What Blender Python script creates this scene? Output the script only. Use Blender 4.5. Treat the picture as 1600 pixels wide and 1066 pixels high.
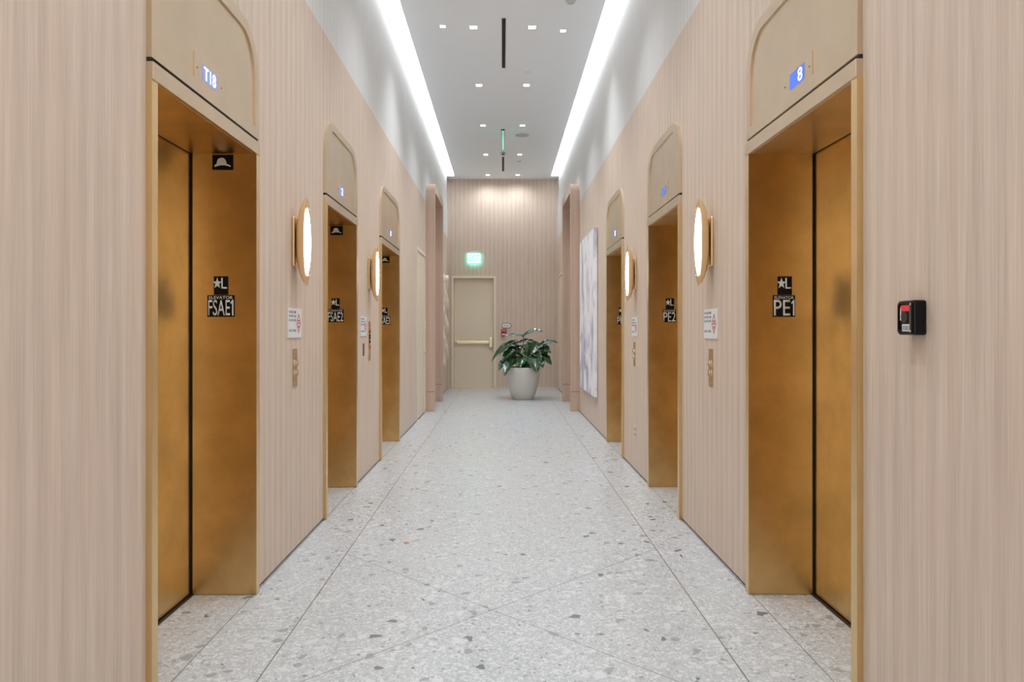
import bpy, bmesh, math, random
from mathutils import Vector, Matrix
random.seed(7)
for o in list(bpy.data.objects): bpy.data.objects.remove(o)
C = bpy.context.scene.collection
S = bpy.context.scene

# ------------------------------------------------------------------ camera / world / exposure
H = 1.35            # eye height
F = 1150.0          # focal length in pixels of the 1600 wide frame
cd = bpy.data.cameras.new('camera'); cam = bpy.data.objects.new('camera', cd); C.objects.link(cam)
cam.location = (0, 0, H); cam.rotation_euler = (math.pi/2, 0, 0)
cd.sensor_width = 36; cd.lens = F/1600*36
cd.shift_x = 14.5/1600; cd.shift_y = -17/1600
cd.clip_start = 0.05
S.camera = cam
w = bpy.data.worlds.new('world'); S.world = w; w.use_nodes = True
w.node_tree.nodes['Background'].inputs[0].default_value = (.93, .97, 1, 1)   # added fill light through the open near end, for an unseen lobby
w.node_tree.nodes['Background'].inputs[1].default_value = 0.8
S.view_settings.view_transform = 'Standard'; S.view_settings.look = 'None'
S.view_settings.gamma = 1; S.view_settings.use_curve_mapping = False
S.view_settings.exposure = 0.80

P_COVE = 3.6       # cove diffuser radiance
P_SPOT = 47.0       # downlight watts
P_SCONCE = 11.0

W = 1.275           # wall plane |x|
WF = 1.255          # elevator frame face |x|
WD = 1.590          # elevator door plane |x|
YB = 17.06          # back wall
YN = -3.0           # open near end, behind the camera
ZP = 3.48           # top of the wood panelling
ZC = 4.85           # ceiling
XS = 1.095          # inner edge of the cove slot

# ------------------------------------------------------------------ materials
def lin(r, g, b):
    f = lambda c: (c/255/12.92) if c/255 <= .04045 else ((c/255+.055)/1.055)**2.4
    return (f(r), f(g), f(b), 1)
def newmat(name):
    m = bpy.data.materials.new(name); m.use_nodes = True
    nt = m.node_tree; b = nt.nodes['Principled BSDF']
    return m, nt, b
def simple(name, col, rough=.5, metal=0, spec=.5, bump=0, bscale=40, coat=0):
    m, nt, b = newmat(name)
    b.inputs['Base Color'].default_value = col; b.inputs['Roughness'].default_value = rough
    b.inputs['Metallic'].default_value = metal; b.inputs['Specular IOR Level'].default_value = spec
    b.inputs['Coat Weight'].default_value = coat
    tc = nt.nodes.new('ShaderNodeTexCoord'); n = nt.nodes.new('ShaderNodeTexNoise')
    n.inputs['Scale'].default_value = bscale; n.inputs['Detail'].default_value = 4
    nt.links.new(tc.outputs['Object'], n.inputs['Vector'])
    mr = nt.nodes.new('ShaderNodeMapRange'); mr.inputs[3].default_value = max(0, rough-.05); mr.inputs[4].default_value = min(1, rough+.05)
    nt.links.new(n.outputs[0], mr.inputs[0]); nt.links.new(mr.outputs[0], b.inputs['Roughness'])
    if bump:
        bp = nt.nodes.new('ShaderNodeBump'); bp.inputs['Strength'].default_value = bump; bp.inputs['Distance'].default_value = .002
        nt.links.new(n.outputs[0], bp.inputs['Height']); nt.links.new(bp.outputs[0], b.inputs['Normal'])
    return m
def emis(name, col, st):
    m, nt, b = newmat(name)
    b.inputs['Base Color'].default_value = (.03, .03, .03, 1)
    b.inputs['Emission Color'].default_value = col; b.inputs['Emission Strength'].default_value = st
    return m
def ramp(nt, stops, interp='LINEAR'):
    r = nt.nodes.new('ShaderNodeValToRGB'); r.color_ramp.interpolation = interp
    e = r.color_ramp.elements
    while len(e) > 1: e.remove(e[-1])
    e[0].position = stops[0][0]; e[0].color = stops[0][1]
    for p, c in stops[1:]:
        x = e.new(p); x.color = c
    return r
def mix(nt, a, b, fac):
    m = nt.nodes.new('ShaderNodeMix'); m.data_type = 'RGBA'
    for sock, v in ((m.inputs[0], fac), (m.inputs[6], a), (m.inputs[7], b)):
        if hasattr(v, 'is_linked'): nt.links.new(v, sock)
        else: sock.default_value = v
    return m.outputs[2]
def math_n(nt, op, a, b=None, c=None):
    m = nt.nodes.new('ShaderNodeMath'); m.operation = op
    for i, v in enumerate((a, b, c)):
        if v is None: continue
        if hasattr(v, 'is_linked'): nt.links.new(v, m.inputs[i])
        else: m.inputs[i].default_value = v
    return m.outputs[0]

def striped(name, c_dark, c_light, c_pink, horiz='SUM', band=.1, grainamt=.5, rough=.55):
    """fine vertical grain and 5 cm bands, running along x+y (walls are axis aligned)"""
    m, nt, b = newmat(name)
    g = nt.nodes.new('ShaderNodeNewGeometry'); sp = nt.nodes.new('ShaderNodeSeparateXYZ')
    nt.links.new(g.outputs['Position'], sp.inputs[0])
    u = math_n(nt, 'ADD', sp.outputs[0], sp.outputs[1])
    cb = nt.nodes.new('ShaderNodeCombineXYZ')
    nt.links.new(u, cb.inputs[0]); nt.links.new(math_n(nt, 'MULTIPLY', sp.outputs[2], .02), cb.inputs[1])
    def noise(scale, det, rough_=.6):
        n = nt.nodes.new('ShaderNodeTexNoise'); n.inputs['Scale'].default_value = scale
        n.inputs['Detail'].default_value = det; n.inputs['Roughness'].default_value = rough_
        nt.links.new(cb.outputs[0], n.inputs['Vector']); return n.outputs[0]
    fine = noise(150, 3, .7); mid = noise(38, 3, .6)
    # irregular bands
    wob = math_n(nt, 'ADD', u, math_n(nt, 'MULTIPLY', noise(3, 1), .03))
    sn = math_n(nt, 'SINE', math_n(nt, 'MULTIPLY', wob, 2*math.pi/band))
    sn = math_n(nt, 'MULTIPLY_ADD', sn, .5, .5)
    t = math_n(nt, 'ADD', math_n(nt, 'MULTIPLY', sn, .16), math_n(nt, 'MULTIPLY', fine, grainamt*1.0))
    t = math_n(nt, 'ADD', t, math_n(nt, 'ADD', math_n(nt, 'MULTIPLY', mid, .35), math_n(nt, 'MULTIPLY', noise(75, 2, .5), .5)))
    mr = nt.nodes.new('ShaderNodeMapRange'); mr.inputs[1].default_value = .45; mr.inputs[2].default_value = 1.08
    nt.links.new(t, mr.inputs[0])
    base = mix(nt, c_dark, c_light, mr.outputs[0])
    pn = nt.nodes.new('ShaderNodeTexNoise'); pn.inputs['Scale'].default_value = 2.2; pn.inputs['Detail'].default_value = 2
    cb2 = nt.nodes.new('ShaderNodeCombineXYZ'); nt.links.new(math_n(nt, 'MULTIPLY', u, 3), cb2.inputs[0]); nt.links.new(math_n(nt, 'MULTIPLY', sp.outputs[2], .4), cb2.inputs[1])
    nt.links.new(cb2.outputs[0], pn.inputs['Vector'])
    mr2 = nt.nodes.new('ShaderNodeMapRange'); mr2.inputs[1].default_value = .42; mr2.inputs[2].default_value = .7; mr2.inputs[4].default_value = .8
    nt.links.new(pn.outputs[0], mr2.inputs[0])
    out = mix(nt, base, c_pink, math_n(nt, 'MULTIPLY', mr2.outputs[0], .5))
    nt.links.new(out, b.inputs['Base Color'])
    b.inputs['Roughness'].default_value = rough; b.inputs['Specular IOR Level'].default_value = .35
    bp = nt.nodes.new('ShaderNodeBump'); bp.inputs['Strength'].default_value = .12; bp.inputs['Distance'].default_value = .001
    nt.links.new(fine, bp.inputs['Height']); nt.links.new(bp.outputs[0], b.inputs['Normal'])
    return m
M = {}
M['wood'] = striped('striped_wood_veneer', lin(192,173,157), lin(229,211,195), lin(223,197,182))
M['wood_portal'] = striped('portal_veneer', lin(198,172,153), lin(218,192,173), lin(212,182,166), grainamt=.3)
M['plaster'] = striped('white_wall_covering', lin(206,206,205), lin(230,230,230), lin(220,220,220), grainamt=.5, rough=.7)
M['ceiling'] = simple('ceiling_paint', lin(240,244,248), .8, bump=.05)
M['reveal'] = simple('dark_bronze_reveal', lin(92,78,66), .5)
M['cream'] = simple('cream_paint', lin(226,211,190), .5, bump=.03)
M['cream_frame'] = simple('cream_frame_paint', lin(234,220,198), .45)
M['black'] = simple('black_void', (.004,.004,.004,1), .6)
M['sill'] = simple('dark_sill', lin(60,50,42), .45, metal=.6)

def brass(name, col, rough, aniso=.75, stain=.10, scr=0):
    m, nt, b = newmat(name)
    g = nt.nodes.new('ShaderNodeNewGeometry')
    mp = nt.nodes.new('ShaderNodeMapping'); mp.inputs['Scale'].default_value = (5, 5, 420)
    nt.links.new(g.outputs['Position'], mp.inputs[0])
    n = nt.nodes.new('ShaderNodeTexNoise'); n.inputs['Scale'].default_value = 1; n.inputs['Detail'].default_value = 4
    nt.links.new(mp.outputs[0], n.inputs['Vector'])
    n2 = nt.nodes.new('ShaderNodeTexNoise'); n2.inputs['Scale'].default_value = 4; n2.inputs['Detail'].default_value = 5; n2.inputs['Roughness'].default_value = .6
    nt.links.new(g.outputs['Position'], n2.inputs['Vector'])
    d = tuple(c*(1-stain*1.6) for c in col[:3]) + (1,); l = tuple(min(1, c*(1+stain)) for c in col[:3]) + (1,)
    mr = nt.nodes.new('ShaderNodeMapRange'); mr.inputs[1].default_value = .3; mr.inputs[2].default_value = .7
    nt.links.new(n2.outputs[0], mr.inputs[0])
    c1 = mix(nt, d, l, mr.outputs[0])
    nt.links.new(c1, b.inputs['Base Color'])
    mr2 = nt.nodes.new('ShaderNodeMapRange'); mr2.inputs[3].default_value = rough-.02; mr2.inputs[4].default_value = rough+.03
    nt.links.new(n.outputs[0], mr2.inputs[0]); nt.links.new(mr2.outputs[0], b.inputs['Roughness'])
    b.inputs['Metallic'].default_value = 1
    b.inputs['Anisotropic'].default_value = aniso
    cb = nt.nodes.new('ShaderNodeCombineXYZ'); cb.inputs[0].default_value = .01; cb.inputs[1].default_value = .01; cb.inputs[2].default_value = 1
    nt.links.new(cb.outputs[0], b.inputs['Tangent'])
    bp = nt.nodes.new('ShaderNodeBump'); bp.inputs['Strength'].default_value = scr*.15; bp.inputs['Distance'].default_value = .0004
    nt.links.new(n.outputs[0], bp.inputs['Height']); nt.links.new(bp.outputs[0], b.inputs['Normal'])
    return m
M['brass'] = brass('brushed_bronze', (.77, .545, .265, 1), .33)
M['brass_trim'] = brass('brass_frame_trim', (.80, .60, .32, 1), .32, stain=.04)
M['champagne'] = brass('champagne_brass', (.74, .61, .45, 1), .42, stain=.03, scr=.1)
M['sconce'] = simple('sconce_gold', (.95, .74, .46, 1), .30, metal=1, bscale=2)
M['plate'] = brass('station_brass', (.62, .42, .21, 1), .38, stain=.05)
M['chrome'] = simple('chrome', (.85, .84, .82, 1), .12, metal=1)
M['bar'] = simple('crash_bar_brass', (.86, .76, .50, 1), .3, metal=1)

def floor_mat():
    m, nt, b = newmat('terrazzo')
    g = nt.nodes.new('ShaderNodeNewGeometry'); sp = nt.nodes.new('ShaderNodeSeparateXYZ')
    nt.links.new(g.outputs['Position'], sp.inputs[0])
    # base cement
    n = nt.nodes.new('ShaderNodeTexNoise'); n.inputs['Scale'].default_value = 60; n.inputs['Detail'].default_value = 6; n.inputs['Roughness'].default_value = .75
    nt.links.new(g.outputs['Position'], n.inputs['Vector'])
    col = mix(nt, lin(176,180,184), lin(196,199,203), n.outputs[0])
    # domain distortion
    nd = nt.nodes.new('ShaderNodeTexNoise'); nd.inputs['Scale'].default_value = 30; nd.inputs['Detail'].default_value = 3
    nt.links.new(g.outputs['Position'], nd.inputs['Vector'])
    vm = nt.nodes.new('ShaderNodeVectorMath'); vm.operation = 'MULTIPLY_ADD'
    vm.inputs[1].default_value = (.022, .022, 0)
    nt.links.new(nd.outputs['Color'], vm.inputs[0]); nt.links.new(g.outputs['Position'], vm.inputs[2])
    def layer(col, scale, off, edge, pieces):
        ad = nt.nodes.new('ShaderNodeVectorMath'); ad.operation = 'ADD'; ad.inputs[1].default_value = (off, off*.7, 0)
        nt.links.new(vm.outputs[0], ad.inputs[0])
        v = nt.nodes.new('ShaderNodeTexVoronoi'); v.voronoi_dimensions = '2D'; v.inputs['Scale'].default_value = scale
        e = nt.nodes.new('ShaderNodeTexVoronoi'); e.voronoi_dimensions = '2D'; e.feature = 'DISTANCE_TO_EDGE'; e.inputs['Scale'].default_value = scale
        nt.links.new(ad.outputs[0], v.inputs['Vector']); nt.links.new(ad.outputs[0], e.inputs['Vector'])
        s = nt.nodes.new('ShaderNodeSeparateColor'); nt.links.new(v.outputs['Color'], s.inputs[0])
        # chips of different sizes: edge threshold varied by a random channel
        thr = math_n(nt, 'MULTIPLY_ADD', s.outputs[1], .22, edge)
        mask = math_n(nt, 'GREATER_THAN', e.outputs['Distance'], thr)
        r = ramp(nt, pieces, 'CONSTANT'); nt.links.new(s.outputs[0], r.inputs[0])
        fac = math_n(nt, 'MULTIPLY', mask, r.outputs['Alpha'])
        return mix(nt, col, r.outputs['Color'], fac)
    def A(c, a): return (c[0], c[1], c[2], a)
    col = layer(col, 125, 3.1, .02, [(0, A(lin(213,215,217), .85)), (.27, A(lin(168,171,176), .6)), (.48, A(lin(144,147,152), .5)), (.565, A(lin(124,125,128), .5)), (.585, A((0,0,0),0))])
    col = layer(col, 58, 9.7, .05, [(0, A(lin(215,217,219), .75)), (.22, A(lin(166,170,174), .7)), (.34, A(lin(186,189,191), .7)), (.42, A(lin(133,135,138), .65)), (.45, A(lin(96,97,100), .75)), (.46, A((0,0,0),0))])
    col = layer(col, 19, 1.3, .12, [(0, A(lin(213,215,217), .7)), (.13, A(lin(144,146,148), .8)), (.175, A(lin(104,106,109), .9)), (.195, A(lin(152,114,76), .85)), (.199, A((0,0,0),0))])
    # joints
    ax = math_n(nt, 'ABSOLUTE', sp.outputs[0])
    def line(v, pos, hw): return math_n(nt, 'LESS_THAN', math_n(nt, 'ABSOLUTE', math_n(nt, 'SUBTRACT', v, pos)), hw)
    j1 = math_n(nt, 'MAXIMUM', line(ax, .945, .0028), line(ax, 1.272, .0022))
    inside = math_n(nt, 'LESS_THAN', ax, .945)
    d1 = math_n(nt, 'ADD', sp.outputs[0], sp.outputs[1]); d2 = math_n(nt, 'SUBTRACT', sp.outputs[1], sp.outputs[0])
    mid = math_n(nt, 'LESS_THAN', math_n(nt, 'ABSOLUTE', math_n(nt, 'SUBTRACT', sp.outputs[1], 3.57)), .945)
    dd = math_n(nt, 'MAXIMUM', line(d1, 3.50, .0034), line(d2, 3.60, .0034))
    dd = math_n(nt, 'MULTIPLY', math_n(nt, 'MULTIPLY', dd, inside), mid)
    cj = math_n(nt, 'MULTIPLY', line(sp.outputs[1], 3.32, .0012), math_n(nt, 'GREATER_THAN', ax, .945))
    col = mix(nt, col, lin(112,110,107), j1)
    col = mix(nt, col, lin(126,126,126), math_n(nt, 'MAXIMUM', dd, cj))
    nt.links.new(col, b.inputs['Base Color'])
    b.inputs['Roughness'].default_value = .3; b.inputs['Specular IOR Level'].default_value = .45
    return m
M['floor'] = floor_mat()

# ------------------------------------------------------------------ mesh helpers
ORG = {}
def setp(o, label=None, cat=None, group=None, kind=None):
    if label: o['label'] = label
    if cat: o['category'] = cat
    if group: o['group'] = group
    if kind: o['kind'] = kind
    return o
def thing(name, loc, label, cat, group=None, kind=None):
    o = bpy.data.objects.new(name, None); o.empty_display_size = .1; C.objects.link(o)
    o.location = loc; ORG[o.name] = Vector(loc)
    return setp(o, label, cat, group, kind)
def mk(name, bm, mat, parent=None, smooth=False, label=None, recalc=True):
    """world-space bmesh -> ONE mesh object, origin at parent's base or at own base"""
    if recalc: bmesh.ops.recalc_face_normals(bm, faces=bm.faces)
    if parent is not None: org = ORG[parent.name]
    else:
        xs = [v.co.x for v in bm.verts]; ys = [v.co.y for v in bm.verts]; zs = [v.co.z for v in bm.verts]
        org = Vector(((min(xs)+max(xs))/2, (min(ys)+max(ys))/2, min(zs)))
    bmesh.ops.translate(bm, verts=bm.verts, vec=-org)
    me = bpy.data.meshes.new(name); bm.to_mesh(me); bm.free()
    for mm in (mat if isinstance(mat, (list, tuple)) else [mat]): me.materials.append(mm)
    if smooth:
        for p in me.polygons: p.use_smooth = True
    o = bpy.data.objects.new(name, me); C.objects.link(o)
    if parent is not None: o.parent = parent
    else: o.location = org
    ORG[o.name] = org.copy()
    if label: o['label'] = label
    return o
def bx(bm, x0, x1, y0, y1, z0, z1, bev=0, mi=0):
    x0, x1 = sorted((x0, x1)); y0, y1 = sorted((y0, y1)); z0, z1 = sorted((z0, z1))
    vs = [bm.verts.new((x, y, z)) for x in (x0, x1) for y in (y0, y1) for z in (z0, z1)]
    fs = []
    for q in ((0,1,3,2), (4,6,7,5), (0,4,5,1), (2,3,7,6), (0,2,6,4), (1,5,7,3)):
        f = bm.faces.new([vs[i] for i in q]); f.material_index = mi; fs.append(f)
    if bev:
        es = list({e for f in fs for e in f.edges})
        bmesh.ops.bevel(bm, geom=es, offset=bev, segments=2, affect='EDGES', profile=.5)
    return bm
def box(*a, **k): return bx(bmesh.new(), *a, **k)
def prism(bm, pts, axis, a, b_, mi=0):
    """pts 2D outline; axis 'x': (y,z) outline extruded x a..b ; axis 'y': (x,z) outline"""
    def mkp(p, d): return (d, p[0], p[1]) if axis == 'x' else (p[0], d, p[1]) if axis == 'y' else (p[0], p[1], d)
    A = [bm.verts.new(mkp(p, a)) for p in pts]; B = [bm.verts.new(mkp(p, b_)) for p in pts]
    n = len(pts)
    fs = [bm.faces.new(A), bm.faces.new(B[::-1])]
    for i in range(n): fs.append(bm.faces.new((A[i], A[(i+1) % n], B[(i+1) % n], B[i])))
    for f in fs: f.material_index = mi
    return bm
def arch(y0, y1, z0, z1, r, n=10):
    """inverted U from (y0,z0) up over to (y1,z0)"""
    p = [(y0, z0)]
    for i in range(n+1):
        a = math.pi - i/n*math.pi/2; p.append((y0+r+r*math.cos(a), z1-r+r*math.sin(a)))
    for i in range(n+1):
        a = math.pi/2 - i/n*math.pi/2; p.append((y1-r+r*math.cos(a), z1-r+r*math.sin(a)))
    p.append((y1, z0)); return p
def strip_solid(bm, outer, inner, a, b_, close=False):
    """band between two outlines with equal counts, extruded in x a..b"""
    n = len(outer)
    V = [[bm.verts.new((d, p[0], p[1])) for p in ring] for d in (a, b_) for ring in (outer, inner)]
    oa, ia, ob, ib = V
    rng = range(n if close else n-1)
    for i in rng:
        j = (i+1) % n
        bm.faces.new((oa[i], oa[j], ia[j], ia[i])); bm.faces.new((ob[i], ib[i], ib[j], ob[j]))
        bm.faces.new((oa[i], ob[i], ob[j], oa[j])); bm.faces.new((ia[i], ia[j], ib[j], ib[i]))
    if not close:
        for k in (0, n-1): bm.faces.new((oa[k], ia[k], ib[k], ob[k]))
    return bm
def cyl(bm, p0, p1, r, n=20, r1=None):
    p0, p1 = Vector(p0), Vector(p1); d = (p1-p0); L = d.length
    q = Vector((0,0,1)).rotation_difference(d.normalized())
    mt = Matrix.Translation((p0+p1)/2) @ q.to_matrix().to_4x4()
    bmesh.ops.create_cone(bm, cap_ends=True, segments=n, radius1=r, radius2=r if r1 is None else r1, depth=L, matrix=mt)
    return bm
def tube(bm, pts, r, n=8):
    rings = []
    for i, p in enumerate(pts):
        p = Vector(p); t = (Vector(pts[min(i+1, len(pts)-1)])-Vector(pts[max(i-1, 0)])).normalized()
        u = t.cross(Vector((0,1,.01))).normalized(); v = t.cross(u)
        rr = r[i] if isinstance(r, (list, tuple)) else r
        rings.append([bm.verts.new(p+u*rr*math.cos(2*math.pi*k/n)+v*rr*math.sin(2*math.pi*k/n)) for k in range(n)])
    for a, b_ in zip(rings, rings[1:]):
        for k in range(n): bm.faces.new((a[k], a[(k+1) % n], b_[(k+1) % n], b_[k]))
    bm.faces.new(rings[0]); bm.faces.new(rings[-1][::-1])
    return bm
def text_bm(txt, wd, ht, origin, right, up, bm=None, ext=.0008, fit=True):
    """flat lettering fitted in a box wd x ht whose lower-left corner is origin"""
    cu = bpy.data.curves.new('t', 'FONT'); cu.body = txt; cu.extrude = 0; cu.offset = .004; cu.resolution_u = 4
    ob = bpy.data.objects.new('t', cu); C.objects.link(ob)
    dg = bpy.context.evaluated_depsgraph_get(); dg.update()
    me = bpy.data.meshes.new_from_object(ob.evaluated_get(dg))
    bpy.data.objects.remove(ob); bpy.data.curves.remove(cu)
    if bm is None: bm = bmesh.new()
    xs = [v.co.x for v in me.vertices]; ys = [v.co.y for v in me.vertices]
    x0, x1, y0, y1 = min(xs), max(xs), min(ys), max(ys)
    R, U, O = Vector(right), Vector(up), Vector(origin); N = R.cross(U)
    t = bmesh.new(); t.from_mesh(me)
    r = bmesh.ops.extrude_face_region(t, geom=list(t.faces))
    top = [g for g in r['geom'] if isinstance(g, bmesh.types.BMVert)]
    for v in top: v.co.z = 1
    for v in t.verts:
        v.co = O + R*((v.co.x-x0)/(x1-x0)*wd) + U*((v.co.y-y0)/(y1-y0)*ht) + N*(ext*v.co.z)
    tm = bpy.data.meshes.new('t'); t.to_mesh(tm); t.free(); bm.from_mesh(tm)
    bpy.data.meshes.remove(me); bpy.data.meshes.remove(tm)
    return bm
def wall_cells(bm, sgn, ycuts, zcuts, holes, split):
    for i in range(len(ycuts)-1):
        for j in range(len(zcuts)-1):
            yc = (ycuts[i]+ycuts[i+1])/2; zc = (zcuts[j]+zcuts[j+1])/2
            if any(a < yc < b and c < zc < d for a, b, c, d in holes): continue
            bx(bm, sgn*W, sgn*(W+.1), ycuts[i], ycuts[i+1], zcuts[j], zcuts[j+1], mi=1 if zc > split else 0)
    return bm

# ------------------------------------------------------------------ elevators' positions
ELEV = {-1: [(2.675, 3.748), (5.275, 6.315), (7.65, 8.93)], 1: [(2.648, 3.754), (5.275, 6.33), (7.78, 8.88)]}
FR = .045; ZO = 2.247; PY0, PY1 = 12.2, 13.98    # frame width, opening height, portal extent
PI0, PI1 = PY0+.10, 13.86
# ------------------------------------------------------------------ room shell
o = mk('floor', box(-3.2, 3.2, YN-.1, YB+.1, -.1, 0), M['floor']); setp(o, 'pale grey polished terrazzo floor with thin joints', 'floor', kind='structure')
bm = bmesh.new()
bx(bm, -XS, XS, YN, YB, ZC, ZC+.05)
for s in (-1, 1):
    bx(bm, s*XS, s*(XS-.02), YN, YB, ZC+.05, ZC+.22)
bx(bm, -W-.1, W+.1, YN, YB, ZC+.22, ZC+.27)
for s in (-1, 1): bx(bm, s*XS, s*W, 16.72, YB, ZC-.0, ZC+.22)
o = mk('ceiling', bm, M['ceiling']); setp(o, 'white dropped ceiling panel between two long light slots', 'ceiling', kind='structure')
DOORS = {-1: (10.93, 12.06), 1: (15.55, 16.82)}
for s, nm in ((-1, 'left'), (1, 'right')):
    holes = [(a-FR, b+FR, 0, ZO+.05) for a, b in ELEV[s]] + [(PI0, PI1, 0, 3.66)] + [(DOORS[s][0], DOORS[s][1], 0, 2.6)]
    ys = sorted({YN, YB} | {h[0] for h in holes} | {h[1] for h in holes})
    bm = bmesh.new(); wall_cells(bm, s, ys, [.014, ZO+.05, 2.6, ZP, 3.66, ZC+.25], holes, ZP)
    o = mk('wall_'+nm, bm, [M['wood'], M['plaster']])
    setp(o, nm+' corridor wall, striped pale wood below and white covering above', 'wall', kind='structure')
    bm = bmesh.new()
    ys2 = [YN] + sorted([h[0] for h in holes]+[h[1] for h in holes]) + [YB]
    for k in range(0, len(ys2), 2):
        if ys2[k+1]-ys2[k] > .01: bx(bm, s*(W+.006), s*(W+.09), ys2[k], ys2[k+1], 0, .014)
    o = mk('baseboard_'+nm, bm, M['reveal']); setp(o, 'thin dark shadow-gap base strip along the '+nm+' wall', 'baseboard', kind='structure')
bm = bmesh.new()
BD = (-1.19, -.155, 2.605)         # back door rough opening
bx(bm, -W-.1, BD[0], YB, YB+.15, 0, ZC+.27); bx(bm, BD[1], W+.1, YB, YB+.15, 0, ZC+.27); bx(bm, BD[0], BD[1], YB, YB+.15, BD[2], ZC+.27)
o = mk('wall_back', bm, M['wood']); setp(o, 'end wall of the corridor in striped pale wood', 'wall', kind='structure')
bm = box(BD[1], W, YB-.008, YB, 0, .03)
o = mk('baseboard_back', bm, M['cream']); setp(o, 'low pale base strip on the end wall', 'baseboard', kind='structure')

# arched portals to the side passages
for s, nm, k in ((-1, 'left', 1), (1, 'right', 2)):
    bm = bmesh.new(); XP = 1.127
    outer = arch(PY0, PY1, .332, 3.80, .16); inner = arch(PI0, PI1, .332, 3.66, .10)
    strip_solid(bm, outer, inner, s*XP, s*(W+.1))
    for a, b in ((PY0, PI0), (PI1, PY1)): bx(bm, s*XP, s*(W+.1), a, b, 0, .325)
    for a, b in ((PY0+.006, PI0-.006), (PI1+.006, PY1-.006)): bx(bm, s*(XP+.006), s*(W+.09), a, b, .325, .332, mi=1)
    o = mk('trim_%d' % k, bm, [M['wood_portal'], M['reveal']]); setp(o, 'arched wooden portal projecting from the %s wall near the far end' % nm, 'portal', kind='structure')
    # side passage
    bm = bmesh.new(); X1 = 3.1
    bx(bm, s*(W+.1), s*X1, PI0-.1, PI0, 0, 3.7); bx(bm, s*(W+.1), s*X1, PI1, PI1+.1, 0, 3.7); bx(bm, s*X1, s*(X1+.1), PI0-.1, PI1+.1, 0, 3.7)
    bx(bm, s*(W+.1), s*X1, PI0-.1, PI1+.1, 3.66, 3.76)
    o = mk('wall_passage_'+nm, bm, M['wood_portal']); setp(o, 'walls of the side passage behind the %s arched portal' % nm, 'wall', kind='structure')

# ------------------------------------------------------------------ flush doors (structure)
def lever(par, x, y, z, s, d):
    bm = bmesh.new()
    cyl(bm, (x, y, z), (x-s*.012, y, z), .028); cyl(bm, (x-s*.012, y, z), (x-s*.055, y, z), .011)
    bx(bm, x-s*.045, x-s*.062, y-.01 if d > 0 else y+.01, y+d*.12, z-.01, z+.01, bev=.004)
    return mk('lever_handle', bm, M['chrome'], par, smooth=False)
for s, k, lab in ((-1, 2, 'cream side door with lever handle in the left wall'), (1, 3, 'cream side door beyond the right arched portal')):
    a, b = DOORS[s]; x = s*W
    t = thing('door_%d' % k, (x, (a+b)/2, 0), lab, 'door', kind='structure')
    bm = bmesh.new(); strip_solid(bm, [(a, 0), (a, 2.6), (b, 2.6), (b, 0)], [(a+.05, 0), (a+.05, 2.55), (b-.05, 2.55), (b-.05, 0)], x-s*.008, x+s*.1)
    mk('door_frame', bm, M['cream_frame'], t)
    mk('door_leaf', box(x+s*.006, x+s*.05, a+.054, b-.054, .01, 2.546), M['cream'], t)
    for z in (.3, 1.05, 1.75, 2.35) if s < 0 else (.3, 1.3, 2.3):
        mk('hinge', cyl(bmesh.new(), (x-s*.004, a+.052, z-.06), (x-s*.004, a+.052, z+.06), .009, 10), M['bar'], t)
    lever(t, x+s*.006, b-.12, 1.0, s, -1)
    mk('threshold', box(x+s*.0, x+s*.1, a+.05, b-.05, 0, .008), M['reveal'], t)

# rear exit door
t = thing('door_1', ((BD[0]+BD[1])/2, YB, 0), 'beige exit door with brass crash bar in the end wall', 'door', kind='structure')
bm = bmesh.new()
fw = .055
for (x0, x1, z0, z1) in ((BD[0], BD[0]+fw, 0, BD[2]), (BD[1]-fw, BD[1], 0, BD[2]), (BD[0]+fw, BD[1]-fw, BD[2]-fw, BD[2])):
    bx(bm, x0, x1, YB-.015, YB+.14, z0, z1, bev=.003)
mk('door_frame', bm, M['cream_frame'], t)
mk('door_leaf', box(BD[0]+fw+.004, BD[1]-fw-.004, YB+.075, YB+.12, .012, BD[2]-fw-.004), M['cream'], t)
bm = bmesh.new(); xa, xb = BD[0]+fw+.03, BD[1]-fw-.03; zb = 1.065
bx(bm, xa, xb-.06, YB+.02, YB+.05, zb-.035, zb+.035, bev=.01)
bar = mk('crash_bar', bm, M['bar'], t)
mk('push_pad', box(xa+.36, xb-.08, YB+.005, YB+.03, zb-.028, zb+.028, bev=.008), M['bar'], bar)
mk('latch_case', box(xb-.075, xb+.005, YB+.0, YB+.075, zb-.115, zb+.115, bev=.012), M['bar'], t)
mk('bar_bracket', box(xa-.01, xa+.04, YB+.02, YB+.075, zb-.03, zb+.03, bev=.006), M['bar'], t)
mk('threshold', box(BD[0]+fw, BD[1]-fw, YB+.0, YB+.15, 0, .01), M['bar'], t)
# dark stair behind the leaf is closed by a backing
mk('backing', box(BD[0], BD[1], YB+.14, YB+.15, 0, BD[2]), M['black'], t)

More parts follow.
